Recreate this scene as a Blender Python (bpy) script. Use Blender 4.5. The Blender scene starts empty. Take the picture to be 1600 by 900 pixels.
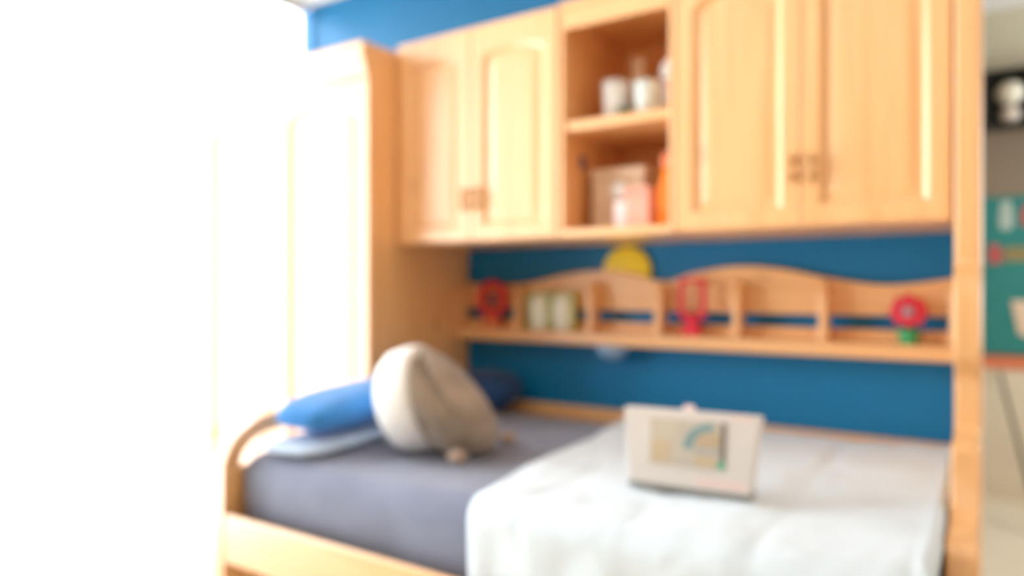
import bpy, bmesh, math, random
from mathutils import Vector, Matrix, noise
random.seed(7)
sc = bpy.context.scene
C = sc.collection

# ------------------------------------------------------------------ camera
cam_d = bpy.data.cameras.new('camera')
cam = bpy.data.objects.new('camera', cam_d); C.objects.link(cam)
cam_d.sensor_width = 36.0
cam_d.lens = 25.17
cam_d.clip_start = 0.02
cam.location = (2.047, -2.718, 1.20)
cam.rotation_euler = (math.radians(90), 0, math.radians(33.66))
cam_d.dof.use_dof = True                      # the whole photograph is out of focus
cam_d.dof.focus_distance = 0.62
cam_d.dof.aperture_fstop = 1.75
sc.camera = cam

# ------------------------------------------------------------------ world, daylight, exposure
w = bpy.data.worlds.new('overcast_sky'); sc.world = w; w.use_nodes = True
bg = w.node_tree.nodes['Background']
bg.inputs[0].default_value = (0.88, 0.955, 1.0, 1)
bg.inputs[1].default_value = 11.0
def area(name, loc, rot, sx, sy, power, col=(1, 1, 1), portal=False):
    l = bpy.data.lights.new(name, 'AREA'); l.shape = 'RECTANGLE'; l.size = sx; l.size_y = sy
    l.energy = power; l.color = col; l.cycles.is_portal = portal
    o = bpy.data.objects.new(name, l); C.objects.link(o); o.location = loc; o.rotation_euler = rot
    return o
# portals that guide sampling of the sky through the left window and the unseen window added in the right wall
area('window_portal', (-1.20, -1.54, 1.38), (0, math.radians(-90), 0), 2.74, 3.02, 1, portal=True)
area('window_portal', (4.10, 1.15, 1.60), (0, math.radians(90), 0), 1.5, 1.6, 1, portal=True)
sc.view_settings.view_transform = 'Standard'
sc.view_settings.look = 'None'
sc.view_settings.exposure = 0.0
sc.view_settings.gamma = 1.0
sc.view_settings.use_curve_mapping = False
sc.cycles.diffuse_bounces = 8
sc.cycles.max_bounces = 14
sc.cycles.transparent_max_bounces = 16

# ------------------------------------------------------------------ materials
def new_mat(name):
    m = bpy.data.materials.new(name); m.use_nodes = True
    nt = m.node_tree; return m, nt, nt.nodes['Principled BSDF']
def plain(name, col, rough=0.6, var=0.06, scale=12.0, bump=0.0, bscale=60.0, sheen=0.0, spec=0.4):
    m, nt, b = new_mat(name)
    tc = nt.nodes.new('ShaderNodeTexCoord')
    n = nt.nodes.new('ShaderNodeTexNoise'); n.inputs['Scale'].default_value = scale; n.inputs['Detail'].default_value = 4
    nt.links.new(tc.outputs['Object'], n.inputs['Vector'])
    r = nt.nodes.new('ShaderNodeValToRGB')
    r.color_ramp.elements[0].position = 0.3; r.color_ramp.elements[1].position = 0.7
    r.color_ramp.elements[0].color = tuple(c * (1 - var) for c in col) + (1,)
    r.color_ramp.elements[1].color = tuple(min(1, c * (1 + var)) for c in col) + (1,)
    nt.links.new(n.outputs['Fac'], r.inputs['Fac'])
    nt.links.new(r.outputs['Color'], b.inputs['Base Color'])
    b.inputs['Roughness'].default_value = rough
    b.inputs['Specular IOR Level'].default_value = spec
    if sheen: b.inputs['Sheen Weight'].default_value = sheen
    if bump:
        n2 = nt.nodes.new('ShaderNodeTexNoise'); n2.inputs['Scale'].default_value = bscale; n2.inputs['Detail'].default_value = 5
        nt.links.new(tc.outputs['Object'], n2.inputs['Vector'])
        bp = nt.nodes.new('ShaderNodeBump'); bp.inputs['Strength'].default_value = bump; bp.inputs['Distance'].default_value = 0.01
        nt.links.new(n2.outputs['Fac'], bp.inputs['Height']); nt.links.new(bp.outputs['Normal'], b.inputs['Normal'])
    return m
def wood(name, axis, light=(0.90, 0.505, 0.21), dark=(0.82, 0.425, 0.155), rough=0.42):
    m, nt, b = new_mat(name)
    tc = nt.nodes.new('ShaderNodeTexCoord')
    mp = nt.nodes.new('ShaderNodeMapping')
    s = [26.0, 26.0, 26.0]; s[axis] = 1.3
    mp.inputs['Scale'].default_value = s
    nt.links.new(tc.outputs['Object'], mp.inputs['Vector'])
    n = nt.nodes.new('ShaderNodeTexNoise'); n.inputs['Scale'].default_value = 1.0; n.inputs['Detail'].default_value = 6; n.inputs['Distortion'].default_value = 0.6
    nt.links.new(mp.outputs['Vector'], n.inputs['Vector'])
    r = nt.nodes.new('ShaderNodeValToRGB')
    r.color_ramp.elements[0].position = 0.32; r.color_ramp.elements[1].position = 0.62
    r.color_ramp.elements[0].color = dark + (1,); r.color_ramp.elements[1].color = light + (1,)
    nt.links.new(n.outputs['Fac'], r.inputs['Fac'])
    # sparse darker knots in the pine
    mk = nt.nodes.new('ShaderNodeMapping'); k = [3.2, 3.2, 3.2]; k[axis] = 1.7
    mk.inputs['Scale'].default_value = k
    nt.links.new(tc.outputs['Object'], mk.inputs['Vector'])
    v = nt.nodes.new('ShaderNodeTexVoronoi'); v.inputs['Scale'].default_value = 1.0
    nt.links.new(mk.outputs['Vector'], v.inputs['Vector'])
    kr = nt.nodes.new('ShaderNodeValToRGB')
    kr.color_ramp.elements[0].position = 0.03; kr.color_ramp.elements[0].color = (0.45, 0.45, 0.45, 1)
    kr.color_ramp.elements[1].position = 0.09; kr.color_ramp.elements[1].color = (0, 0, 0, 1)
    nt.links.new(v.outputs['Distance'], kr.inputs['Fac'])
    mx = nt.nodes.new('ShaderNodeMix'); mx.data_type = 'RGBA'
    nt.links.new(kr.outputs['Color'], mx.inputs['Factor'])
    nt.links.new(r.outputs['Color'], mx.inputs[6]); mx.inputs[7].default_value = (0.42, 0.19, 0.06, 1)
    nt.links.new(mx.outputs[2], b.inputs['Base Color'])
    b.inputs['Roughness'].default_value = rough
    b.inputs['Coat Weight'].default_value = 1.0; b.inputs['Coat IOR'].default_value = 1.7; b.inputs['Coat Roughness'].default_value = 0.36   # satin varnish
    bp = nt.nodes.new('ShaderNodeBump'); bp.inputs['Strength'].default_value = 0.08; bp.inputs['Distance'].default_value = 0.004
    nt.links.new(n.outputs['Fac'], bp.inputs['Height']); nt.links.new(bp.outputs['Normal'], b.inputs['Normal'])
    return m
def glass(name):
    m = bpy.data.materials.new(name); m.use_nodes = True; nt = m.node_tree
    for n in list(nt.nodes): nt.nodes.remove(n)
    o = nt.nodes.new('ShaderNodeOutputMaterial'); t = nt.nodes.new('ShaderNodeBsdfTransparent')
    g = nt.nodes.new('ShaderNodeBsdfGlossy'); g.inputs['Roughness'].default_value = 0.02
    lw = nt.nodes.new('ShaderNodeFresnel'); lw.inputs['IOR'].default_value = 1.3
    mx = nt.nodes.new('ShaderNodeMixShader')
    nt.links.new(lw.outputs[0], mx.inputs[0]); nt.links.new(t.outputs[0], mx.inputs[1]); nt.links.new(g.outputs[0], mx.inputs[2])
    nt.links.new(mx.outputs[0], o.inputs['Surface'])
    return m
WX, WY, WZ = wood('pine_along_x', 0), wood('pine_along_y', 1), wood('pine_along_z', 2)
M = dict(
    blue=plain('blue_wall_paint', (0.002, 0.178, 0.42), 0.45, 0.04, 6, 0.05, 220, spec=0.4),
    white=plain('white_wall_paint', (0.86, 0.85, 0.82), 0.7, 0.02, 5, 0.04, 200),
    ceil=plain('ceiling_paint', (0.88, 0.86, 0.83), 0.8, 0.02, 5),
    floor=plain('cream_floor_tile', (0.80, 0.70, 0.54), 0.35, 0.04, 4),
    sill=plain('white_stone', (0.86, 0.86, 0.85), 0.3, 0.04, 7),
    frame=plain('white_window_enamel', (0.85, 0.86, 0.86), 0.35, 0.02, 9),
    sheet=plain('slate_blue_cotton', (0.20, 0.22, 0.305), 0.85, 0.08, 9, 0.25, 45, 0.3, 0.15),
    quilt=plain('white_quilt_cotton', (0.67, 0.755, 0.83), 0.85, 0.03, 8, 0.35, 26, 0.2, 0.15),
    bluecloth=plain('bright_blue_cotton', (0.045, 0.24, 0.62), 0.85, 0.12, 10, 0.3, 35, 0.3, 0.15),
    palecloth=plain('pale_blue_cotton', (0.48, 0.58, 0.72), 0.85, 0.08, 10, 0.3, 35, 0.2, 0.15),
    navy=plain('navy_cotton', (0.018, 0.055, 0.16), 0.85, 0.1, 10, 0.3, 35, 0.2, 0.15),
    beige=plain('beige_plush', (0.33, 0.26, 0.20), 0.95, 0.28, 8, 0.6, 90, 0.4, 0.1),
    plush=plain('white_plush', (0.90, 0.88, 0.85), 0.95, 0.04, 14, 0.5, 90, 0.4, 0.1),
    tan=plain('tan_plush', (0.46, 0.33, 0.25), 0.95, 0.1, 14, 0.4, 90, 0.3, 0.1),
    card=plain('offwhite_card', (0.66, 0.61, 0.57), 0.6, 0.03, 20),
    cardgrey=plain('grey_print', (0.30, 0.29, 0.27), 0.6, 0.05, 20),
    yellow=plain('yellow_enamel', (0.97, 0.73, 0.05), 0.4, 0.03, 10),
    paleblue=plain('pale_blue_plastic', (0.30, 0.46, 0.66), 0.3, 0.04, 10),
    red=plain('red_plastic', (0.70, 0.045, 0.05), 0.35, 0.05, 10),
    crimson=plain('crimson_plastic', (0.72, 0.03, 0.06), 0.35, 0.05, 10),
    green=plain('green_plastic', (0.06, 0.40, 0.16), 0.4, 0.05, 10),
    lime=plain('lime_ceramic', (0.66, 0.66, 0.26), 0.4, 0.05, 10),
    cream=plain('cream_ceramic', (0.92, 0.93, 0.78), 0.35, 0.03, 10),
    whitecer=plain('white_ceramic', (0.84, 0.84, 0.82), 0.3, 0.02, 10),
    mint=plain('pale_mint_ceramic', (0.70, 0.78, 0.76), 0.35, 0.03, 10),
    pink=plain('pink_card', (0.82, 0.40, 0.30), 0.6, 0.05, 12),
    palepink=plain('pale_pink_card', (0.86, 0.70, 0.70), 0.6, 0.03, 12),
    kraft=plain('kraft_card', (0.72, 0.54, 0.38), 0.7, 0.05, 15),
    orange=plain('orange_plastic', (0.95, 0.24, 0.01), 0.35, 0.05, 10),
    leaf=plain('dark_green_leaf', (0.10, 0.16, 0.06), 0.6, 0.1, 10),
    metal=plain('bronze_metal', (0.64, 0.38, 0.16), 0.4, 0.05, 20),
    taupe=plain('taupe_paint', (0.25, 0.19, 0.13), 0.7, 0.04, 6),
    sage=plain('sage_paint', (0.60, 0.56, 0.42), 0.7, 0.03, 6),
    black=plain('black_lacquer', (0.022, 0.02, 0.016), 0.5, 0.05, 10),
    teal=plain('teal_felt', (0.035, 0.22, 0.20), 0.9, 0.06, 20, 0.2, 120),
    olive=plain('olive_paper', (0.28, 0.22, 0.09), 0.8, 0.06, 15),
    coral=plain('coral_paint', (0.72, 0.20, 0.09), 0.6, 0.04, 10),
    redpaper=plain('red_paper', (0.52, 0.10, 0.09), 0.8, 0.05, 15),
    palepaper=plain('pale_paper', (0.42, 0.50, 0.44), 0.8, 0.05, 15),
    dado=plain('cream_board', (0.74, 0.64, 0.48), 0.6, 0.04, 6),
    tanwall=plain('tan_wall_paint', (0.64, 0.56, 0.46), 0.7, 0.03, 5),
    glass=glass('clear_glass'),
)

# ------------------------------------------------------------------ builders
ORG = {}
def thing(name, label, cat, base=(0, 0, 0), group=None):
    o = bpy.data.objects.new(name, None); C.objects.link(o)
    o.empty_display_size = 0.05
    o.location = base; ORG[o] = Vector(base)
    o['label'] = label; o['category'] = cat
    if group: o['group'] = group
    return o
def tag(o, label, cat, group=None):
    o['label'] = label; o['category'] = cat
    if group: o['group'] = group
    return o
def struct(o, label):
    o['kind'] = 'structure'; o['label'] = label; return o
def obj(name, bm, mat, parent=None, smooth=False, bevel=0.0, seg=2, sub=0, base=None):
    bmesh.ops.recalc_face_normals(bm, faces=bm.faces)
    off = ORG[parent] if parent else Vector((0, 0, 0))
    if base is not None and not parent: off = Vector(base)
    if off.length: bmesh.ops.translate(bm, verts=bm.verts, vec=-off)
    me = bpy.data.meshes.new(name); bm.to_mesh(me); bm.free()
    me.materials.append(M[mat] if isinstance(mat, str) else mat)
    if smooth:
        for p in me.polygons: p.use_smooth = True
    o = bpy.data.objects.new(name, me); C.objects.link(o)
    if parent: o.parent = parent
    elif off.length: o.location = off
    ORG[o] = off.copy()
    if bevel:
        md = o.modifiers.new('bevel', 'BEVEL'); md.width = bevel; md.segments = seg; md.limit_method = 'ANGLE'; md.angle_limit = 0.6
    if sub:
        md = o.modifiers.new('sub', 'SUBSURF'); md.levels = sub; md.render_levels = sub
    return o
def add_box(bm, x0, x1, y0, y1, z0, z1):
    v = [bm.verts.new((x, y, z)) for x in (x0, x1) for y in (y0, y1) for z in (z0, z1)]
    for f in ((0, 1, 3, 2), (4, 6, 7, 5), (0, 4, 5, 1), (2, 3, 7, 6), (0, 2, 6, 4), (1, 5, 7, 3)):
        bm.faces.new([v[i] for i in f])
    return v
def box(name, x0, x1, y0, y1, z0, z1, mat, parent=None, bevel=0.003, base=None, seg=2):
    bm = bmesh.new(); add_box(bm, x0, x1, y0, y1, z0, z1)
    return obj(name, bm, mat, parent, bevel=bevel, base=base, seg=seg)
def add_prism(bm, pts, axis, a, b):
    # pts in the plane of the two other axes: x -> (y,z), y -> (x,z), z -> (x,y)
    def P(p, t):
        return ((t, p[0], p[1]), (p[0], t, p[1]), (p[0], p[1], t))[axis]
    A = [bm.verts.new(P(p, a)) for p in pts]; B = [bm.verts.new(P(p, b)) for p in pts]
    bm.faces.new(A); bm.faces.new(B[::-1])
    n = len(pts)
    for i in range(n): bm.faces.new((A[i], A[(i + 1) % n], B[(i + 1) % n], B[i]))
def prism(name, pts, axis, a, b, mat, parent=None, bevel=0.003, base=None, smooth=False):
    bm = bmesh.new(); add_prism(bm, pts, axis, a, b)
    return obj(name, bm, mat, parent, bevel=bevel, base=base, smooth=smooth)
def add_strip(bm, outer, inner, axis, a, b, closed=True):
    # extruded ring between two matching 2-D loops
    def P(p, t):
        return ((t, p[0], p[1]), (p[0], t, p[1]), (p[0], p[1], t))[axis]
    L = [[bm.verts.new(P(p, t)) for p in lp] for lp in (outer, inner) for t in (a, b)]
    oa, ob, ia, ib = L; n = len(outer)
    for i in range(n if closed else n - 1):
        j = (i + 1) % n
        bm.faces.new((oa[i], oa[j], ia[j], ia[i])); bm.faces.new((ob[j], ob[i], ib[i], ib[j]))
        bm.faces.new((oa[j], oa[i], ob[i], ob[j])); bm.faces.new((ia[i], ia[j], ib[j], ib[i]))
    if not closed:
        for k in (0, n - 1): bm.faces.new((oa[k], ia[k], ib[k], ob[k]))
def lathe(name, prof, center, mat, parent=None, n=24, axis=2, base=None, smooth=True):
    bm = bmesh.new(); rings = []
    for r, h in prof:
        ring = []
        for i in range(n):
            a = 2 * math.pi * i / n
            p = [r * math.cos(a), r * math.sin(a), h]
            if axis == 1: p = [p[0], p[2], p[1]]
            if axis == 0: p = [p[2], p[0], p[1]]
            ring.append(bm.verts.new([p[k] + center[k] for k in range(3)]))
        rings.append(ring)
    for q in range(len(rings) - 1):
        for i in range(n): bm.faces.new((rings[q][i], rings[q][(i + 1) % n], rings[q + 1][(i + 1) % n], rings[q + 1][i]))
    bm.faces.new(rings[0][::-1]); bm.faces.new(rings[-1])
    return obj(name, bm, mat, parent, smooth=smooth, base=base)
def cr(ps, n=8):
    """Catmull-Rom through 2-D points"""
    out = []
    for i in range(len(ps) - 1):
        p0 = ps[max(i - 1, 0)]; p1 = ps[i]; p2 = ps[i + 1]; p3 = ps[min(i + 2, len(ps) - 1)]
        for k in range(n):
            t = k / n
            out.append(tuple(0.5 * (2 * p1[d] + (p2[d] - p0[d]) * t + (2 * p0[d] - 5 * p1[d] + 4 * p2[d] - p3[d]) * t * t
                             + (3 * p1[d] - p0[d] - 3 * p2[d] + p3[d]) * t ** 3) for d in range(2)))
    out.append(tuple(ps[-1])); return out
def soft_pad(name, size, mat, parent=None, e=0.35, wrinkle=0.006, seed=0, nu=40, nv=24, pinch=0.0):
    """a pillow: superellipse outline, thick in the middle, thin at the edge"""
    bm = bmesh.new(); sx, sy, sz = (s / 2 for s in size)
    grid = {}
    def sp(c, k): return math.copysign(abs(c) ** k, c)
    rings = []
    for j in range(nv + 1):
        ph = -math.pi / 2 + math.pi * j / nv
        ring = []
        for i in range(nu):
            th = 2 * math.pi * i / nu
            x = sx * sp(math.cos(ph), 0.75) * sp(math.cos(th), e)
            y = sy * sp(math.cos(ph), 0.75) * sp(math.sin(th), e)
            z = sz * sp(math.sin(ph), 0.8)
            d = noise.noise(Vector((x * 7 + seed, y * 7, z * 7))) * wrinkle + noise.noise(Vector((x * 18 + seed, y * 18, z * 18 + 4))) * wrinkle * 0.5
            r = Vector((x, y, z)); r += r.normalized() * d if r.length else Vector((0, 0, 0))
            ring.append(bm.verts.new(r))
            if j in (0, nv): break
        rings.append(ring)
    for j in range(nv):
        a, b = rings[j], rings[j + 1]
        for i in range(nu):
            k = (i + 1) % nu
            if len(a) == 1: bm.faces.new((a[0], b[i], b[k]))
            elif len(b) == 1: bm.faces.new((a[i], a[k], b[0]))
            else: bm.faces.new((a[i], a[k], b[k], b[i]))
    return obj(name, bm, mat, parent, smooth=True)

# ------------------------------------------------------------------ room shell
CEIL = 2.775; XL = -1.12; XR = 4.0; YB = -4.8; YF = 2.2
struct(box('floor', XL - 0.12, XR + 0.12, YB - 0.12, YF + 0.12, -0.1, 0, 'floor', bevel=0), 'cream tiled floor of the room')
struct(box('ceiling', XL - 0.12, XR + 0.12, YB - 0.12, YF + 0.12, CEIL, CEIL + 0.1, 'ceil', bevel=0), 'pale flat ceiling above the bed unit')
struct(box('wall_back', XL - 0.12, 2.0, 0, 0.12, 0, CEIL, 'blue', bevel=0), 'deep blue painted wall behind the bed and cabinets')
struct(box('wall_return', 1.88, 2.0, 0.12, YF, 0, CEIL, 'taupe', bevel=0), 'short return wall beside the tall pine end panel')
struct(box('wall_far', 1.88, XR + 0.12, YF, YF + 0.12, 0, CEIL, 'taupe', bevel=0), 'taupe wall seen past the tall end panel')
bm = bmesh.new()
add_box(bm, XR, XR + 0.12, YB, 0.35, 0, CEIL); add_box(bm, XR, XR + 0.12, 1.95, YF, 0, CEIL)
add_box(bm, XR, XR + 0.12, 0.35, 1.95, 0, 0.85); add_box(bm, XR, XR + 0.12, 0.35, 1.95, 2.35, CEIL)
struct(obj('wall_right', bm, 'tanwall'), 'tan wall at the right of the room')
struct(box('wall_front', XL - 0.12, XR + 0.12, YB - 0.12, YB, 0, CEIL, 'tanwall', bevel=0), 'tan wall behind the viewer')
WY0, WY1 = -3.05, -0.03                    # floor-to-ceiling window in the left wall
bm = bmesh.new()
add_box(bm, XL - 0.12, XL, YB, 0, 2.76, CEIL)
add_box(bm, XL - 0.12, XL, YB, WY0, 0, 2.76)
struct(obj('wall_left', bm, 'white'), 'white wall around the bright window')
def glazing(win, x, y0, y1, z0, z1, stops, rail):
    """slim white frame with one pane between each pair of stops"""
    t = 0.018
    box('frame_bar', x - t, x + t, y0 + 0.001, y1 - 0.001, z0, z0 + 0.012, 'frame', win, 0.003)
    box('frame_bar', x - t, x + t, y0 + 0.001, y1 - 0.001, z1 - 0.03, z1 - 0.001, 'frame', win, 0.003)
    if rail: box('frame_rail', x - t, x + t, y0 + 0.001, y1 - 0.001, rail, rail + 0.022, 'frame', win, 0.003)
    ys = [y0] + stops + [y1]
    for y in ys:
        box('frame_mullion', x - t - 0.002, x + t + 0.002, max(y - 0.014, y0 + 0.001), min(y + 0.014, y1 - 0.001), z0 + 0.031, z1 - 0.031, 'frame', win, 0.003)
    for a, b in zip(ys, ys[1:]):
        for c, d in (((z0 + 0.031, rail - 0.001), (rail + 0.023, z1 - 0.031)) if rail else ((z0 + 0.031, z1 - 0.031),)):
            bm = bmesh.new(); add_box(bm, x - 0.004, x + 0.004, a + 0.015, b - 0.015, c, d)
            obj('glass_pane', bm, 'glass', win)
win = bpy.data.objects.new('window_1', None); C.objects.link(win); ORG[win] = Vector((0, 0, 0))
struct(win, 'bright floor-to-ceiling window with slim white frame left of the wardrobe')
glazing(win, -1.15, WY0, WY1, 0.001, 2.76, [-1.68, -0.36], 0.47)
win = bpy.data.objects.new('added_window', None); C.objects.link(win); ORG[win] = Vector((0, 0, 0))  # out of view, added to bring daylight into the far space
struct(win, 'unseen window added to light the space past the tall end panel')
glazing(win, 4.06, 0.35, 1.95, 0.85, 2.35, [1.15], None)

# ------------------------------------------------------------------ panelled pine doors
def arch_loop(x0, x1, z0, z1, rise, n=12):
    """closed loop: bottom edge, right side, arched top, left side"""
    pts = [(x0, z0), (x1, z0)]
    for i in range(n + 1):
        t = i / n
        pts.append((x1 + (x0 - x1) * t, z1 + rise * math.sin(math.pi * t) ** 0.9 if 0 < t < 1 else z1))
    return pts
def rect_loop(x0, x1, z0, z1, n=12):
    pts = [(x0, z0), (x1, z0)]
    for i in range(n + 1): pts.append((x1 + (x0 - x1) * i / n, z1))
    return pts
def door(parent, x0, x1, z0, z1, yf, stile=0.062, rise=0.055, handle=None, hz=None, top=0.13, name='door', th=0.022):
    """yf: front face; the door reaches back th. frame with an arched opening and a raised panel"""
    bm = bmesh.new()
    xi0, xi1, zi0, zi1 = x0 + stile, x1 - stile, z0 + stile, z1 - top
    ch = 0.015                                                # wide chamfer round the opening
    ring = [[bm.verts.new((p[0], y, p[1])) for p in lp] for lp, y in (
        (rect_loop(x0, x1, z0, z1), yf + th), (rect_loop(x0, x1, z0, z1), yf), (arch_loop(xi0 - ch, xi1 + ch, zi0 - ch, zi1 + ch, rise), yf),
        (arch_loop(xi0, xi1, zi0, zi1, rise), yf + 0.013), (arch_loop(xi0, xi1, zi0, zi1, rise), yf + th))]
    for q in range(5):
        a, b = ring[q], ring[(q + 1) % 5]
        for i in range(len(a)):
            j = (i + 1) % len(a); bm.faces.new((a[i], a[j], b[j], b[i]))
    d = obj(name, bm, WZ, parent, bevel=0.003, seg=2)
    bm = bmesh.new(); loops = []
    for ins, dy in ((0.0, 0.014), (0.010, 0.0145), (0.030, 0.0105), (0.034, 0.010)):
        lp = arch_loop(xi0 + ins, xi1 - ins, zi0 + ins, zi1 - ins, rise * (1 - ins * 3))
        loops.append([bm.verts.new((p[0], yf + dy, p[1])) for p in lp])
    for a, b in zip(loops, loops[1:]):
        for i in range(len(a)):
            j = (i + 1) % len(a); bm.faces.new((a[i], a[j], b[j], b[i]))
    bm.faces.new(loops[-1])
    lp = [bm.verts.new((v.co.x, yf + 0.018, v.co.z)) for v in loops[0]]
    for i in range(len(lp)):
        j = (i + 1) % len(lp); bm.faces.new((lp[i], lp[j], loops[0][j], loops[0][i]))
    bm.faces.new(lp[::-1])
    obj('raised_panel', bm, WZ, d)
    if handle is not None:
        bm = bmesh.new(); L = 0.085
        add_box(bm, handle - 0.007, handle + 0.007, yf - 0.026, yf - 0.016, hz, hz + L)
        add_box(bm, handle - 0.005, handle + 0.005, yf - 0.017, yf, hz + 0.004, hz + 0.030)
        add_box(bm, handle - 0.005, handle + 0.005, yf - 0.017, yf, hz + L - 0.030, hz + L - 0.004)
        obj('handle', bm, 'metal', d, bevel=0.002)
    return d

# ------------------------------------------------------------------ wardrobe
WX0 = XL + 0.004; WF = -0.666
wd = thing('wardrobe', 'tall pine wardrobe washed out by daylight beside the bay window', 'wardrobe', (WX0 / 2, -0.33, 0))
bm = bmesh.new()
add_box(bm, WX0 + 0.012, -0.004, WF + 0.024, -0.004, 0.08, 2.13)
obj('body', bm, WZ, wd, bevel=0.004)
box('plinth', WX0 + 0.02, -0.02, WF + 0.05, -0.01, 0, 0.08, WX, wd)
dm = (WX0 + 0.012 - 0.004) / 2
door(wd, WX0 + 0.014, dm - 0.0015, 0.315, 2.04, WF, 0.075, 0.04)
door(wd, dm + 0.0015, -0.006, 0.315, 2.04, WF, 0.075, 0.04)
for a, b in ((WX0 + 0.014, dm - 0.0015), (dm + 0.0015, -0.006)):
    d = box('drawer', a, b, WF, WF + 0.022, 0.09, 0.31, WX, wd, 0.006)
    lathe('knob', [(0.006, 0), (0.006, -0.012), (0.015, -0.018), (0.015, -0.026), (0.008, -0.031)], ((a + b) / 2, WF, 0.20), 'metal', d, 16, axis=1)
prof = [(WF + 0.02, 2.045), (WF - 0.004, 2.045), (WF - 0.008, 2.06), (WF - 0.02, 2.075), (WF - 0.024, 2.10), (WF - 0.036, 2.125),
        (WF - 0.038, 2.165), (WF - 0.034, 2.178), (-0.02, 2.178), (-0.02, 2.131), (WF + 0.02, 2.131)]
prism('cornice', prof, 0, WX0 + 0.004, -0.003, WX, wd, 0.002)

# ------------------------------------------------------------------ overhead cabinets
CF = -0.507; CZ0 = 1.378; CZ1 = 2.215; T = 0.02
def carcass(t, x0, x1, z0=CZ0, z1=CZ1, yf=CF + 0.024):
    box('side_panel', x0, x0 + T, yf, -0.004, z0, z1, WZ, t)
    box('side_panel', x1 - T, x1, yf, -0.004, z0, z1, WZ, t)
    box('bottom_panel', x0 + T, x1 - T, yf, -0.004, z0, z0 + 0.03, WX, t)
    box('top_panel', x0 + T, x1 - T, yf, -0.004, z1 - 0.03, z1, WX, t)
    box('back_panel', x0 + T, x1 - T, -0.014, -0.004, z0 + 0.03, z1 - 0.03, WZ, t)
def cornice(t, x0, x1):
    prism('cornice', [(CF + 0.02, 2.216), (CF - 0.012, 2.216), (CF - 0.02, 2.228), (CF - 0.03, 2.24), (CF - 0.03, 2.262), (-0.01, 2.262), (-0.01, 2.216)], 0, x0, x1, WX, t, 0.002)
lc = thing('wall_cabinet', 'pale sunlit two-door pine wall cabinet next to the wardrobe', 'cabinet', (0.38, -0.25, CZ0))
carcass(lc, 0.0, 0.768)
door(lc, 0.004, 0.381, CZ0 + 0.006, CZ1 - 0.01, CF, 0.068, 0.022, 0.353, 1.50)
door(lc, 0.385, 0.765, CZ0 + 0.006, CZ1 - 0.01, CF, 0.068, 0.022, 0.415, 1.50)
oc = thing('open_cabinet', 'open pine wall cabinet with one middle shelf between closed cabinets', 'cabinet', (0.98, -0.25, CZ0))
carcass(oc, 0.772, 1.204, yf=CF + 0.003)
box('shelf', 0.793, 1.183, CF + 0.012, -0.015, 1.755, 1.79, WX, oc, 0.004)
box('fascia', 0.793, 1.183, CF + 0.003, CF + 0.02, CZ1 - 0.10, CZ1 - 0.031, WX, oc, 0.004)
rc = thing('wall_cabinet', 'amber two-door pine wall cabinet beside the tall end panel', 'cabinet', (1.59, -0.25, CZ0))
carcass(rc, 1.208, 1.966)
door(rc, 1.210, 1.586, CZ0 + 0.006, CZ1 - 0.01, CF, 0.066, 0.05, 1.560, 1.508)
door(rc, 1.589, 1.964, CZ0 + 0.006, CZ1 - 0.01, CF, 0.066, 0.05, 1.616, 1.505)
sticker = tag(lathe('round_sticker', [(0.03, 0), (0.03, 0.0015)], (0.7926, -0.36, 1.665), plain('mauve_sticker', (0.28, 0.19, 0.24), 0.6), None, 20, axis=0),
              'small mauve round sticker inside the open cabinet side', 'sticker')

# things in the open cabinet: upper shelf (z 1.79)
S1 = 1.7905; S0 = CZ0 + 0.0305
t = thing('cup', 'white cup at the left of the open cabinet upper shelf', 'cup', (0.925, -0.36, S1))
lathe('cup_body', [(0.034, 0), (0.042, 0.004), (0.050, 0.142), (0.046, 0.144), (0.040, 0.03)], (0.925, -0.36, S1), 'whitecer', t)
lathe('rim', [(0.046, 0.1445), (0.051, 0.145), (0.051, 0.151), (0.046, 0.151)], (0.925, -0.36, S1), 'card', t)
t = thing('vase', 'cream narrow-necked vase standing behind the upper shelf cups', 'vase', (0.965, -0.25, S1))
lathe('vase_body', [(0.03, 0), (0.05, 0.02), (0.058, 0.08), (0.04, 0.15), (0.026, 0.20), (0.026, 0.235), (0.036, 0.252)], (0.965, -0.25, S1), 'kraft', t)
lathe('vase_foot', [(0.034, 0.0), (0.036, 0.002), (0.036, 0.012), (0.03, 0.016)], (0.965, -0.25, S1), 'card', t)
t = thing('cup', 'pale mint cup in the middle of the open cabinet upper shelf', 'cup', (1.055, -0.38, S1))
lathe('cup_body', [(0.032, 0), (0.040, 0.004), (0.045, 0.125), (0.041, 0.127), (0.036, 0.03)], (1.055, -0.38, S1), 'mint', t)
bm = bmesh.new()
arc = [(0.043 + 0.03 * math.sin(math.pi * k / 10), 0.025 + 0.08 * k / 10) for k in range(11)]
arc2 = [(0.043 + 0.02 * math.sin(math.pi * k / 10), 0.031 + 0.068 * k / 10) for k in range(11)]
add_strip(bm, [(1.055 + p[0], S1 + p[1]) for p in arc], [(1.055 + p[0], S1 + p[1]) for p in arc2], 1, -0.386, -0.374, closed=False)
obj('cup_handle', bm, 'mint', t)
t = thing('jar', 'white lidded jar at the right of the upper shelf', 'jar', (1.115, -0.27, S1))
lathe('jar_body', [(0.035, 0), (0.045, 0.005), (0.050, 0.07), (0.045, 0.15)], (1.115, -0.27, S1), 'palepink', t)
lathe('lid', [(0.048, 0.151), (0.052, 0.16), (0.05, 0.20), (0.03, 0.232), (0.008, 0.245)], (1.115, -0.27, S1), 'whitecer', t)
t = thing('leaf_sprig', 'small dark green sprig between the upper shelf cups', 'plant', (0.99, -0.42, S1))
bm = bmesh.new()
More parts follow.
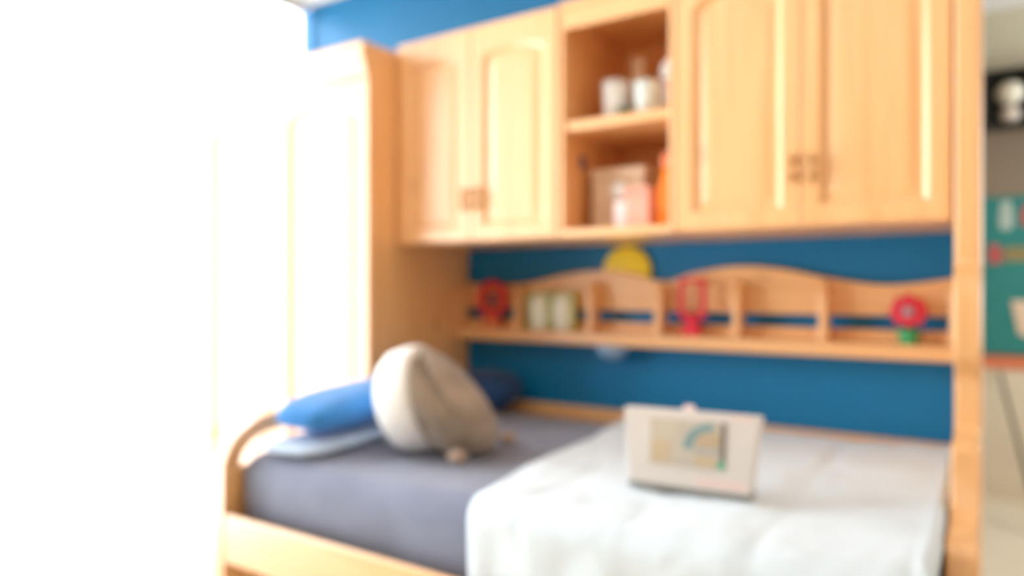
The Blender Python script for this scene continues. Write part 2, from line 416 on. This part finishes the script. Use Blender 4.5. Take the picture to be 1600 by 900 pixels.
for k in range(7):
    a = k * 0.9; l = 0.05
    v = [Vector((0, 0, 0.004)), Vector((0.012, 0.006, l * 0.5)), Vector((0.004, 0, l)), Vector((-0.008, -0.004, l * 0.5))]
    R = Matrix.Rotation(a, 3, 'Z') @ Matrix.Rotation(0.35, 3, 'Y')
    bm.faces.new([bm.verts.new(R @ q + Vector((0.99, -0.42, S1))) for q in v])
o = obj('leaves', bm, 'leaf', t)
md = o.modifiers.new('s', 'SOLIDIFY'); md.thickness = 0.002
lathe('stem_base', [(0.010, 0), (0.012, 0.003), (0.008, 0.012)], (0.99, -0.42, S1), 'leaf', t, 12)
# lower shelf
t = thing('carton', 'beige square carton in the lower open compartment', 'carton', (0.925, -0.29, S0))
box('carton_body', 0.83, 1.035, -0.36, -0.22, S0, S0 + 0.185, 'kraft', t, 0.004)
box('carton_lid', 0.826, 1.039, -0.364, -0.216, S0 + 0.186, S0 + 0.225, 'kraft', t, 0.004)
t = thing('gift_bag', 'pale pink upright packet before the beige carton', 'packet', (0.965, -0.42, S0))
prism('packet_body', [(0.958, S0), (1.001, S0), (1.003, S0 + 0.09), (0.98, S0 + 0.10), (0.956, S0 + 0.09)], 1, -0.44, -0.41, 'palepink', t, 0.006)
box('seal', 0.960, 0.999, -0.4415, -0.4405, S0 + 0.072, S0 + 0.084, 'whitecer', t, 0)
o = tag(lathe('white_disc', [(0.0, -0.004), (0.03, -0.003), (0.032, 0), (0.03, 0.003), (0.0, 0.004)], (0.945, -0.371, S0 + 0.142), 'whitecer', None, 24, axis=1),
        'small round white disc on the beige carton front', 'disc')
t = thing('pink_box', 'salmon pink box in the lower open compartment', 'box', (1.055, -0.42, S0))
box('box_body', 1.005, 1.095, -0.455, -0.37, S0, S0 + 0.115, 'pink', t, 0.006)
box('box_lid', 1.003, 1.097, -0.457, -0.368, S0 + 0.116, S0 + 0.135, 'pink', t, 0.005)
t = thing('bottle', 'orange bottle with slim neck at the cabinet right corner', 'bottle', (1.135, -0.40, S0))
lathe('bottle_body', [(0.03, 0), (0.037, 0.004), (0.038, 0.10), (0.03, 0.14), (0.017, 0.17), (0.015, 0.20)], (1.135, -0.40, S0), 'orange', t)
lathe('cap', [(0.017, 0.2005), (0.018, 0.203), (0.018, 0.235), (0.013, 0.25)], (1.135, -0.40, S0), 'coral', t, 18)

# ------------------------------------------------------------------ tall end panel
ep = thing('end_panel', 'tall pine end panel with wavy front edge at foot of bed', 'panel', (2.0, -0.4, 0))
edge = [(-0.53, 2.33)] + cr([(-0.53, 1.30), (-0.535, 1.26), (-0.60, 1.215), (-0.615, 1.12), (-0.60, 1.02), (-0.535, 0.975), (-0.53, 0.93)], 5) \
     + [(-0.53, 0.845)] + cr([(-0.545, 0.836), (-0.62, 0.833), (-0.70, 0.831), (-0.725, 0.82), (-0.735, 0.79), (-0.75, 0.74), (-0.775, 0.70), (-0.80, 0.688), (-0.88, 0.684), (-0.99, 0.681), (-1.02, 0.668), (-1.035, 0.64), (-1.06, 0.58), (-1.12, 0.54), (-1.25, 0.52), (-1.31, 0.50)], 5)
pts = [(-0.004, 0)] + [(-0.004, 2.33)] + edge + [(-1.31, 0.12), (-1.24, 0.12), (-1.20, 0.0)]
prism('panel_board', pts, 0, 1.972, 2.032, WZ, ep, 0.009)
box('top_cap', 1.966, 2.038, -0.545, -0.002, 2.331, 2.36, WY, ep, 0.006)

# ------------------------------------------------------------------ wall shelf with wavy back
sh = thing('wall_shelf', 'pine wall shelf with wavy back board and five dividers', 'shelf', (1.0, -0.06, 0.965))
SX0, SX1 = 0.004, 1.962; SF = -0.122
box('shelf_board', SX0, SX1, SF, -0.004, 0.968, 1.018, WX, sh, 0.006)
top = cr([(SX0, 1.222), (0.20, 1.216), (0.36, 1.224), (0.53, 1.258), (0.69, 1.272), (0.83, 1.262), (0.985, 1.226), (1.10, 1.258), (1.262, 1.281),
          (1.42, 1.270), (1.57, 1.238), (1.733, 1.212), (1.85, 1.216), (SX1, 1.234)], 6)
prism('back_board', top + [(SX1, 1.108), (SX0, 1.108)], 1, -0.042, -0.026, WX, sh, 0.003)
box('back_rail', SX0, SX1, -0.042, -0.026, 1.019, 1.060, WX, sh, 0.003)
def ztop(x):
    return next((a[1] + (b[1] - a[1]) * (x - a[0]) / (b[0] - a[0]) for a, b in zip(top, top[1:]) if a[0] <= x <= b[0]), 1.22)
for x in (0.335, 0.69, 0.985, 1.285, 1.578):
    z = min(ztop(x) - 0.012, 1.225)
    prism('divider', [(SF + 0.008, 1.019), (SF + 0.008, z - 0.05), (SF + 0.022, z - 0.012), (SF + 0.045, z), (-0.043, z), (-0.043, 1.019)], 0, x - 0.014, x + 0.014, WZ, sh, 0.004)
box('end_bracket', SX0, SX0 + 0.018, SF + 0.008, -0.043, 1.019, 1.19, WZ, sh, 0.004)
box('end_bracket', SX1 - 0.018, SX1, SF + 0.008, -0.043, 1.019, 1.19, WZ, sh, 0.004)
tag(lathe('sun_plaque', [(0.102, 0.0), (0.104, -0.002), (0.104, -0.018), (0.098, -0.021)], (0.812, -0.002, 1.268), 'yellow', None, 40, axis=1),
    'yellow round sun plaque on the wall above the wavy shelf back', 'plaque')
t = tag(lathe('dome_light', [(0.066, 0.0), (0.066, -0.006), (0.064, -0.018), (0.054, -0.036), (0.036, -0.050), (0.012, -0.057)], (0.775, -0.068, 0.9665), 'paleblue', None, 32),
        'pale blue round dome fixed under the wall shelf', 'lamp')

# toys on the shelf
ZS = 1.0185
def flower(name, label, x, y, zc, r, petal, centre, pot, potm, group=None):
    t = thing(name, label, 'toy', (x, y, ZS), group)
    lathe('pot', [(pot * 0.8, 0), (pot * 0.86, 0.003), (pot, 0.038), (pot * 1.08, 0.040), (pot * 1.08, 0.048), (pot * 0.7, 0.048)], (x, y, ZS), potm, t)
    lathe('stem', [(0.005, 0.048), (0.005, zc - ZS)], (x, y, ZS), 'green', t, 10)
    for k in range(8):
        a = 2 * math.pi * k / 8
        lathe('petal', [(r * 0.1, -0.011), (r * 0.3, -0.009), (r * 0.38, -0.002), (r * 0.3, 0.006), (r * 0.1, 0.008)],
              (x + r * 0.62 * math.cos(a), y - 0.006, zc + r * 0.62 * math.sin(a)), petal, t, 14, axis=1)
    lathe('flower_centre', [(r * 0.1, -0.024), (r * 0.24, -0.020), (r * 0.32, -0.012), (r * 0.32, 0.002)], (x, y - 0.006, zc), centre, t, 18, axis=1)
    return t
flower('toy_flower', 'red toy flower in a green pot on the shelf by the end panel', 1.832, -0.085, 1.125, 0.056, 'crimson', plain('lilac_plastic', (0.50, 0.34, 0.40), 0.4), 0.030, 'green')
# red ring toy in the shaded left compartment
t = thing('ring_toy', 'dull red ring toy on a red foot in the shaded shelf corner', 'toy', (0.183, -0.08, ZS))
bm = bmesh.new(); n = 28
def circ(cx, cz, r, k=n): return [(cx + r * math.cos(2 * math.pi * i / k), cz + r * math.sin(2 * math.pi * i / k)) for i in range(k)]
add_strip(bm, circ(0.183, 1.15, 0.084), circ(0.183, 1.15, 0.052), 1, -0.092, -0.066)
obj('ring', bm, 'red', t, bevel=0.006)
lathe('hub', [(0.02, -0.09), (0.024, -0.088), (0.024, -0.07), (0.02, -0.068)], (0.183, 0, 1.15), plain('mauve_plastic', (0.30, 0.10, 0.14), 0.4), t, 18, axis=1)
for a in range(3):
    c, s = math.cos(a * 2.094 + 0.5), math.sin(a * 2.094 + 0.5)
    prism('spoke', [(0.183 + c * 0.02 - s * 0.006, 1.15 + s * 0.02 + c * 0.006), (0.183 + c * 0.056 - s * 0.006, 1.15 + s * 0.056 + c * 0.006),
                    (0.183 + c * 0.056 + s * 0.006, 1.15 + s * 0.056 - c * 0.006), (0.183 + c * 0.02 + s * 0.006, 1.15 + s * 0.02 - c * 0.006)], 1, -0.084, -0.074, 'red', t, 0)
prism('foot', [(0.128, ZS), (0.238, ZS), (0.226, ZS + 0.028), (0.205, ZS + 0.054), (0.161, ZS + 0.054), (0.140, ZS + 0.028)], 1, -0.105, -0.052, 'coral', t, 0.005)
# red square frame on a stand
t = thing('frame_toy', 'red open square frame on a red foot in the middle shelf compartment', 'toy', (1.115, -0.085, ZS))
bm = bmesh.new()
add_strip(bm, [(1.062, 1.085), (1.168, 1.085), (1.168, 1.235), (1.062, 1.235)], [(1.082, 1.105), (1.148, 1.105), (1.148, 1.217), (1.082, 1.217)], 1, -0.098, -0.078)
obj('square_frame', bm, 'crimson', t, bevel=0.005)
prism('foot', [(1.075, ZS), (1.150, ZS), (1.146, ZS + 0.03), (1.13, ZS + 0.066), (1.098, ZS + 0.066), (1.08, ZS + 0.03)], 1, -0.11, -0.068, 'crimson', t, 0.005)
# two pale green tumblers
for x, lab in ((0.432, 'left cream tumbler with lime bands on the wall shelf'), (0.548, 'right cream tumbler with lime bands on the wall shelf')):
    t = thing('tumbler', lab, 'tumbler', (x, -0.088, ZS), 'cream tumblers on the wall shelf')
    lathe('tumbler_body', [(0.030, 0), (0.036, 0.004), (0.046, 0.05), (0.048, 0.085), (0.044, 0.125), (0.036, 0.155)], (x, -0.088 + 0.016, ZS), 'cream', t)
    for sx in (-1, 1):
        prism('lime_band', [(x + sx * 0.0485, ZS), (x + sx * 0.0565, ZS), (x + sx * 0.0565, ZS + 0.165), (x + sx * 0.0485, ZS + 0.165)], 1, -0.095, -0.055, 'lime', t, 0.003)
    box('lime_cap', x - 0.048, x + 0.048, -0.095, -0.055, ZS + 0.156, ZS + 0.165, 'lime', t, 0.003)

# ------------------------------------------------------------------ bed
FY = -1.332
bed = thing('bed', 'pine bed frame with rounded open headboard and deep front rail', 'bed', (1.0, -0.66, 0))
outer = cr([(FY, 0.0), (FY, 0.30), (FY, 0.60), (FY + 0.012, 0.665), (FY + 0.05, 0.722), (FY + 0.12, 0.762), (FY + 0.22, 0.779), (-0.95, 0.787), (-0.69, 0.803)], 6)
def offset(ps, d):
    out = []
    for i, p in enumerate(ps):
        a = ps[max(i - 1, 0)]; b = ps[min(i + 1, len(ps) - 1)]
        tx, ty = b[0] - a[0], b[1] - a[1]; l = math.hypot(tx, ty)
        out.append((p[0] + ty / l * d, p[1] - tx / l * d))
    return out
bm = bmesh.new(); add_strip(bm, outer, offset(outer, 0.058), 0, -0.032, 0.02, closed=False)
obj('headboard_rail', bm, WZ, bed, bevel=0.012, seg=3)
box('headboard_post', -0.022, 0.022, -0.735, -0.69, 0.0, 0.748, WZ, bed, 0.006)
box('headboard_panel', -0.012, 0.012, FY + 0.059, -0.736, 0.20, 0.62, WY, bed, 0.004)
box('front_rail', 0.023, 1.971, FY, FY + 0.020, 0.325, 0.482, WX, bed, 0.010, seg=3)
box('back_rail', 0.0, 1.966, -0.045, -0.006, 0.30, 0.698, WX, bed, 0.006)
for k in range(9):
    x = 0.12 + k * 0.215
    box('slat', x, x + 0.09, FY + 0.023, -0.046, 0.36, 0.378, WY, bed, 0.003)

# mattress with fitted sheet
MX0, MX1, MY0, MY1, MZ0, MZ1 = 0.026, 1.962, -1.270, -0.057, 0.382, 0.655
bm = bmesh.new()
nx, ny = 90, 60
def mat_pt(u, v):
    """u along x; v: 0..1 goes from front bottom up over the top to the back bottom"""
    r = 0.055
    path = [(MY0, MZ0), (MY0, MZ1 - r)]
    for k in range(1, 7):
        a = math.pi / 2 * k / 6; path.append((MY0 + r - r * math.cos(a), MZ1 - r + r * math.sin(a)))
    for k in range(1, 40): path.append((MY0 + r + (MY1 - MY0 - 2 * r) * k / 40, MZ1))
    for k in range(0, 7):
        a = math.pi / 2 * k / 6; path.append((MY1 - r + r * math.sin(a), MZ1 - r + r * math.cos(a)))
    path.append((MY1, MZ0)); return path
path = mat_pt(0, 0); rows = []
for i in range(nx + 1):
    u = i / nx; x = MX0 + (MX1 - MX0) * u
    e = min(u, 1 - u) * (MX1 - MX0); shrink = 0.0
    if e < 0.03: shrink = 0.03 - math.sqrt(max(0, 0.03 ** 2 - (0.03 - e) ** 2))
    row = []
    for (y, z) in path:
        yy = max(MY0 + shrink * 0.8, min(MY1 - shrink * 0.8, y)); zz = min(z, MZ1 - shrink)
        w1 = noise.noise(Vector((x * 3.0, y * 3.0 + z * 4, 1.3))) * 0.008 + noise.noise(Vector((x * 8, y * 4 + z * 9, 5.3))) * 0.004
        if y <= MY0 + 0.001 and z > MZ0 + 0.01: yy -= w1 * 1.2 + 0.006 * math.sin((z - MZ0) / (MZ1 - MZ0) * math.pi)
        elif z >= MZ1 - 0.001: zz += w1
        row.append(bm.verts.new((x, yy, max(zz, MZ0))))
    rows.append(row)
for a, b in zip(rows, rows[1:]):
    for j in range(len(a) - 1): bm.faces.new((a[j], a[j + 1], b[j + 1], b[j]))
bm.faces.new(rows[0]); bm.faces.new(rows[-1][::-1])
bm.faces.new([r[0] for r in rows] + [r[-1] for r in rows][::-1])
tag(obj('mattress', bm, 'sheet', None, smooth=True, base=(1.0, -0.66, MZ0)), 'thick mattress in a slate grey-blue fitted sheet', 'mattress')

# white quilt over the foot half of the bed, hanging over the front edge
bm = bmesh.new()
QX1 = 1.967; r = 0.05; qz = MZ1 + 0.014
qp = []
yfq = MY0 - 0.020
for k in range(9): qp.append((yfq, 0.40 + (qz - r - 0.40) * k / 9))
for k in range(0, 9):
    a = math.pi / 2 * k / 8; qp.append((yfq + r - r * math.cos(a), qz - r + r * math.sin(a)))
ly = -0.062
for k in range(1, 61): qp.append((yfq + r + (ly - yfq - r) * k / 60, qz))
rows = []
NX = 110
for i in range(NX + 1):
    u = i / NX; row = []
    for j, (y, z) in enumerate(qp):
        x0 = 0.842 + 0.115 * (1 - (y - yfq) / (ly - yfq)) + 0.012 * math.sin(y * 9) + (0.012 * (qz - z) / 0.3)
        x = x0 + (QX1 - x0) * u
        edge = min(1.0, u * (QX1 - x0) / 0.05)
        puff = 0.5 + 0.5 * abs(math.sin(math.pi * (x - 0.85) / 0.27)) ** 0.5 * abs(math.sin(math.pi * (y + z + 1.25) / 0.27)) ** 0.5
        w1 = 0.020 * puff * math.sqrt(edge) + noise.noise(Vector((x * 6, y * 5, z * 7))) * 0.006 + noise.noise(Vector((x * 17, y * 14, z * 15 + 2))) * 0.003
        w1 = max(w1, 0.002)
        if j < 9:
            fold = 0.007 * math.sin(x * 34 + 1.5 * noise.noise(Vector((x * 5, 0, 0)))) * (qz - z) / 0.25
            dy = -min(w1 * 0.6 + fold, 0.014); row.append(bm.verts.new((x, y + dy, z)))
        elif j < 18:
            t2 = (j - 9) / 8; row.append(bm.verts.new((x, y - min(w1 * 0.6, 0.014) * (1 - t2), z + w1 * t2)))
        else:
            lift = 0.015 * max(0, (x - 1.75) / 0.2) ** 2 - 0.03 * max(0, (x - 1.945) / 0.022) ** 2
            row.append(bm.verts.new((x, y, z + w1 + lift)))
    rows.append(row)
for a, b in zip(rows, rows[1:]):
    for j in range(len(a) - 1): bm.faces.new((a[j], a[j + 1], b[j + 1], b[j]))
o = obj('quilt', bm, 'quilt', None, smooth=True, base=(1.4, -0.66, qz))
md = o.modifiers.new('thick', 'SOLIDIFY'); md.thickness = 0.008; md.offset = 0
tag(o, 'white stitched quilt spread over the foot half of the bed', 'quilt')
# ------------------------------------------------------------------ pillows and cushion
t = soft_pad('pillow', (0.24, 0.60, 0.125), 'bluecloth', e=0.45, wrinkle=0.014, seed=3)
t.location = (0.160, -0.905, 0.792); t.rotation_euler = (math.radians(2.5), math.radians(3), math.radians(7))
tag(t, 'bright blue pillow lying by the rounded headboard', 'pillow')
t = soft_pad('folded_sheet', (0.25, 0.62, 0.046), 'palecloth', e=0.4, wrinkle=0.004, seed=9)
t.location = (0.172, -0.948, 0.688); t.rotation_euler = (0, 0, math.radians(7))
tag(t, 'pale blue folded sheet lying under the blue pillow', 'sheet')
t = soft_pad('pillow', (0.34, 0.22, 0.16), 'navy', e=0.5, wrinkle=0.01, seed=5)
t.location = (0.19, -0.18, 0.752); t.rotation_euler = (math.radians(12), 0, math.radians(8))
tag(t, 'dark navy pillow in the shaded back corner of the bed', 'pillow')
# round plush cushion: white gusset, beige face
cu = thing('cushion', 'round plush cushion with white gusset and creased beige face', 'cushion', (0, 0, 0))
CR = Matrix.Rotation(math.radians(17), 3, 'Z') @ Matrix.Rotation(math.radians(-13), 3, 'Y'); CFLOOR = -0.165
def round_body(name, prof, mat, seed, crease):
    bm = bmesh.new(); rings = []; n = 48
    for q, (a, rr) in enumerate(prof):
        ring = []
        for i in range(n):
            th = 2 * math.pi * i / n
            r2 = rr * (1 + 0.03 * noise.noise(Vector((math.cos(th) * 2 + seed, math.sin(th) * 2, a * 9))))
            if crease: r2 -= 0.048 * math.exp(-((th - 1.9 - (a - 0.04) * 9) / 0.17) ** 2) * math.exp(-((a - 0.09) / 0.07) ** 2)
            sag = -0.62 * max(0.0, a - 0.035) if crease else 0.0
            p = CR @ Vector((a, r2 * math.cos(th), r2 * math.sin(th))) + Vector((0, 0, sag))
            p.z = max(p.z, CFLOOR + 0.004 * noise.noise(p * 20))      # flattened where it rests on the sheet
            ring.append(bm.verts.new(p))
        rings.append(ring)
    for a, b in zip(rings, rings[1:]):
        for i in range(n): bm.faces.new((a[i], a[(i + 1) % n], b[(i + 1) % n], b[i]))
    bm.faces.new(rings[0]); bm.faces.new(rings[-1][::-1])
    return obj(name, bm, mat, cu, smooth=True)
round_body('gusset', [(-0.125, 0.004), (-0.122, 0.06), (-0.114, 0.11), (-0.096, 0.15), (-0.065, 0.172), (-0.02, 0.179), (0.015, 0.177), (0.030, 0.172), (0.035, 0.163)], 'plush', 1, False)
round_body('face', [(0.033, 0.158), (0.037, 0.167)] + [(0.045 + 0.222 * k / 22, 0.170 * math.sqrt(max(1e-4, 1 - (k / 22) ** 1.8))) for k in range(23)], 'beige', 2, True)
cu.location = (0.468, -0.892, 0.833)
# small tan plush pads beside the cushion
for k, (x, y) in enumerate(((0.680, -0.972), (0.655, -0.655))):
    t = soft_pad('plush_ball', (0.062, 0.05, 0.04), 'tan', e=0.9, wrinkle=0.003, seed=k, nu=20, nv=12)
    t.location = (x, y, MZ1 + 0.024); t.rotation_euler = (0, 0, 0.4 + k)
    tag(t, ('small tan plush ball near the mattress front', 'small tan plush ball farther back beside the cushion')[k], 'toy', 'tan plush balls on the sheet')

# ------------------------------------------------------------------ box on the quilt
bx = thing('picture_box', 'off-white carton with printed picture standing on the white quilt', 'box', (0, 0, 0))
W0, W1, H, D = 0.148, 0.169, 0.196, 0.055
bm = bmesh.new(); add_prism(bm, [(-W0, 0.010), (W0, 0.010), (W1, H), (-W1, H)], 1, -D / 2, D / 2)
obj('box_body', bm, 'card', bx, bevel=0.004)
bm = bmesh.new(); add_prism(bm, [(-W0 - 0.002, 0), (W0 + 0.002, 0), (W0 + 0.003, 0.012), (-W0 - 0.003, 0.012)], 1, -D / 2 - 0.003, D / 2 + 0.003)
obj('base_edge', bm, 'cardgrey', bx, bevel=0.001)
bm = bmesh.new(); add_prism(bm, [(-0.026, H - 0.002), (0.010, H - 0.002), (0.004, H + 0.014), (-0.020, H + 0.014)], 1, -0.006, 0.006)
obj('carry_tab', bm, 'palepink', bx, bevel=0.003)
def slab(name, x0, x1, z0, z1, mat, parent, lift):
    bm = bmesh.new(); add_box(bm, x0, x1, -D / 2 - lift, -D / 2 + 0.0002, z0, z1); return obj(name, bm, mat, parent)
pic = slab('printed_picture', -0.098, 0.092, 0.060, 0.174, plain('picture_ground', (0.52, 0.46, 0.38), 0.6, 0.05, 20), bx, 0.001)
pm = dict(tan=plain('print_tan', (0.54, 0.42, 0.28), 0.6), teal=plain('print_teal', (0.20, 0.32, 0.33), 0.6), dark=plain('print_dark', (0.16, 0.15, 0.14), 0.6),
          grey=plain('print_grey', (0.42, 0.40, 0.38), 0.6), grn=plain('print_green', (0.08, 0.40, 0.26), 0.6), buff=plain('print_buff', (0.50, 0.38, 0.25), 0.6), rose=plain('print_rose', (0.74, 0.55, 0.50), 0.6))
slab('print_patch', -0.094, -0.045, 0.066, 0.120, pm['tan'], pic, 0.0016)
slab('print_patch', -0.094, -0.030, 0.121, 0.170, pm['buff'], pic, 0.0016).data.materials[0] = plain('print_pale', (0.55, 0.48, 0.38), 0.6)
bm = bmesh.new(); a1 = [(0.058 - 0.072 * math.cos(math.pi / 2 * k / 10), 0.105 + 0.066 * math.sin(math.pi / 2 * k / 10)) for k in range(11)]
a2 = [(0.058 - 0.050 * math.cos(math.pi / 2 * k / 10), 0.105 + 0.046 * math.sin(math.pi / 2 * k / 10)) for k in range(11)]
add_strip(bm, a1, a2, 1, -D / 2 - 0.0018, -D / 2 - 0.0004, closed=False); obj('print_arch', bm, pm['teal'], pic)
slab('print_patch', 0.020, 0.076, 0.112, 0.146, pm['buff'], pic, 0.0016)
slab('print_patch', 0.016, 0.076, 0.094, 0.111, pm['grey'], pic, 0.0016)
slab('print_patch', 0.016, 0.068, 0.066, 0.093, pm['tan'], pic, 0.0016)
slab('print_patch', 0.077, 0.088, 0.082, 0.172, pm['dark'], pic, 0.0016)
slab('print_patch', 0.070, 0.088, 0.064, 0.081, pm['grn'], pic, 0.0016)
slab('print_line', -0.135, 0.06, 0.050, 0.055, pm['grey'], bx, 0.0008).data.materials[0] = plain('print_light_grey', (0.62, 0.58, 0.53), 0.6)
slab('print_line', 0.02, 0.14, 0.022, 0.036, pm['rose'], bx, 0.0008)
slab('print_line', 0.10, 0.150, 0.185, 0.192, pm['rose'], bx, 0.0008)
bx.location = (1.432, -1.00, 0.698); bx.rotation_euler = (math.radians(-7), 0, math.radians(6))

# ------------------------------------------------------------------ beyond the end panel
Y = YF
struct(box('trim_1', 2.0, XR, Y - 0.01, Y - 0.001, 2.42, CEIL - 0.001, 'sage', bevel=0), 'pale sage painted band below the ceiling of the far wall')
struct(box('trim_2', 2.0, XR, Y - 0.03, Y - 0.001, 0.745, 0.81, 'coral', bevel=0.004), 'coral rail along the far wall under the teal board')
struct(box('trim_3', 2.0, XR, Y - 0.014, Y - 0.001, 0.0, 0.744, 'dado', bevel=0), 'cream boarded lower part of the far wall')
t = thing('wall_box', 'black wall box holding two white globes on the far wall', 'shelf', (2.3, Y - 0.06, 2.09))
bm = bmesh.new(); add_strip(bm, [(2.02, 2.09), (2.62, 2.09), (2.62, 2.40), (2.02, 2.40)], [(2.04, 2.105), (2.60, 2.105), (2.60, 2.385), (2.04, 2.385)], 1, Y - 0.16, Y - 0.012)
obj('box_frame', bm, 'black', t, bevel=0.003)
box('box_back', 2.041, 2.599, Y - 0.03, Y - 0.013, 2.106, 2.384, 'black', t, 0)
for x in (2.33,): box('box_divider', x, x + 0.012, Y - 0.155, Y - 0.031, 2.106, 2.384, 'black', t, 0.002)
t = thing('globe_ornament', 'white two-ball ornament inside the black wall box', 'ornament', (2.145, Y - 0.10, 2.106))
def ball(name, c, r, mat, p): return lathe(name, [(r * math.sin(math.pi * k / 14) + 1e-4, -r * math.cos(math.pi * k / 14)) for k in range(15)], c, mat, p, 24)
ball('lower_ball', (2.145, Y - 0.10, 2.156), 0.050, plain('dim_white_glaze', (0.66, 0.56, 0.46), 0.4), t)
ball('upper_ball', (2.145, Y - 0.10, 2.276), 0.068, plain('cream_glaze', (0.74, 0.68, 0.54), 0.4), t)
t = thing('notice_board', 'teal felt notice board with paper shapes on the far wall', 'board', (2.3, Y - 0.01, 0.84))
box('felt', 2.02, 2.75, Y - 0.018, Y - 0.001, 0.83, 1.715, 'teal', t, 0.002)
def paper(name, pts, mat):
    return prism(name, pts, 1, Y - 0.021, Y - 0.0182, mat, t, 0)
paper('paper_shape', [(2.10, 1.53), (2.155, 1.53), (2.165, 1.60), (2.15, 1.69), (2.105, 1.69), (2.095, 1.60)], 'palepaper')
paper('paper_shape', [(2.045, 1.34), (2.105, 1.34), (2.112, 1.39), (2.09, 1.45), (2.05, 1.445)], 'redpaper')
paper('paper_shape', [(2.12, 1.35), (2.30, 1.35), (2.30, 1.43), (2.12, 1.43)], 'olive')
paper('paper_shape', [(2.185, 0.94), (2.30, 0.90), (2.30, 1.13), (2.15, 1.13)], 'kraft')
paper('paper_shape', [(2.195, 1.55), (2.26, 1.55), (2.26, 1.66), (2.205, 1.66)], 'redpaper')
# slim dark pole leaning on the far wall
a = Vector((2.262, 1.55, 0.006)); b = Vector((2.10, Y - 0.035, 0.72))
bm = bmesh.new()
bmesh.ops.create_cone(bm, cap_ends=True, segments=14, radius1=0.012, radius2=0.009, depth=(b - a).length)
q = (b - a).to_track_quat('Z', 'Y')
bmesh.ops.transform(bm, matrix=Matrix.Translation((a + b) / 2) @ q.to_matrix().to_4x4(), verts=bm.verts)
tag(obj('leaning_pole', bm, plain('dark_olive_metal', (0.12, 0.10, 0.06), 0.5), None, smooth=True), 'slim dark pole leaning against the cream boarded far wall', 'pole')
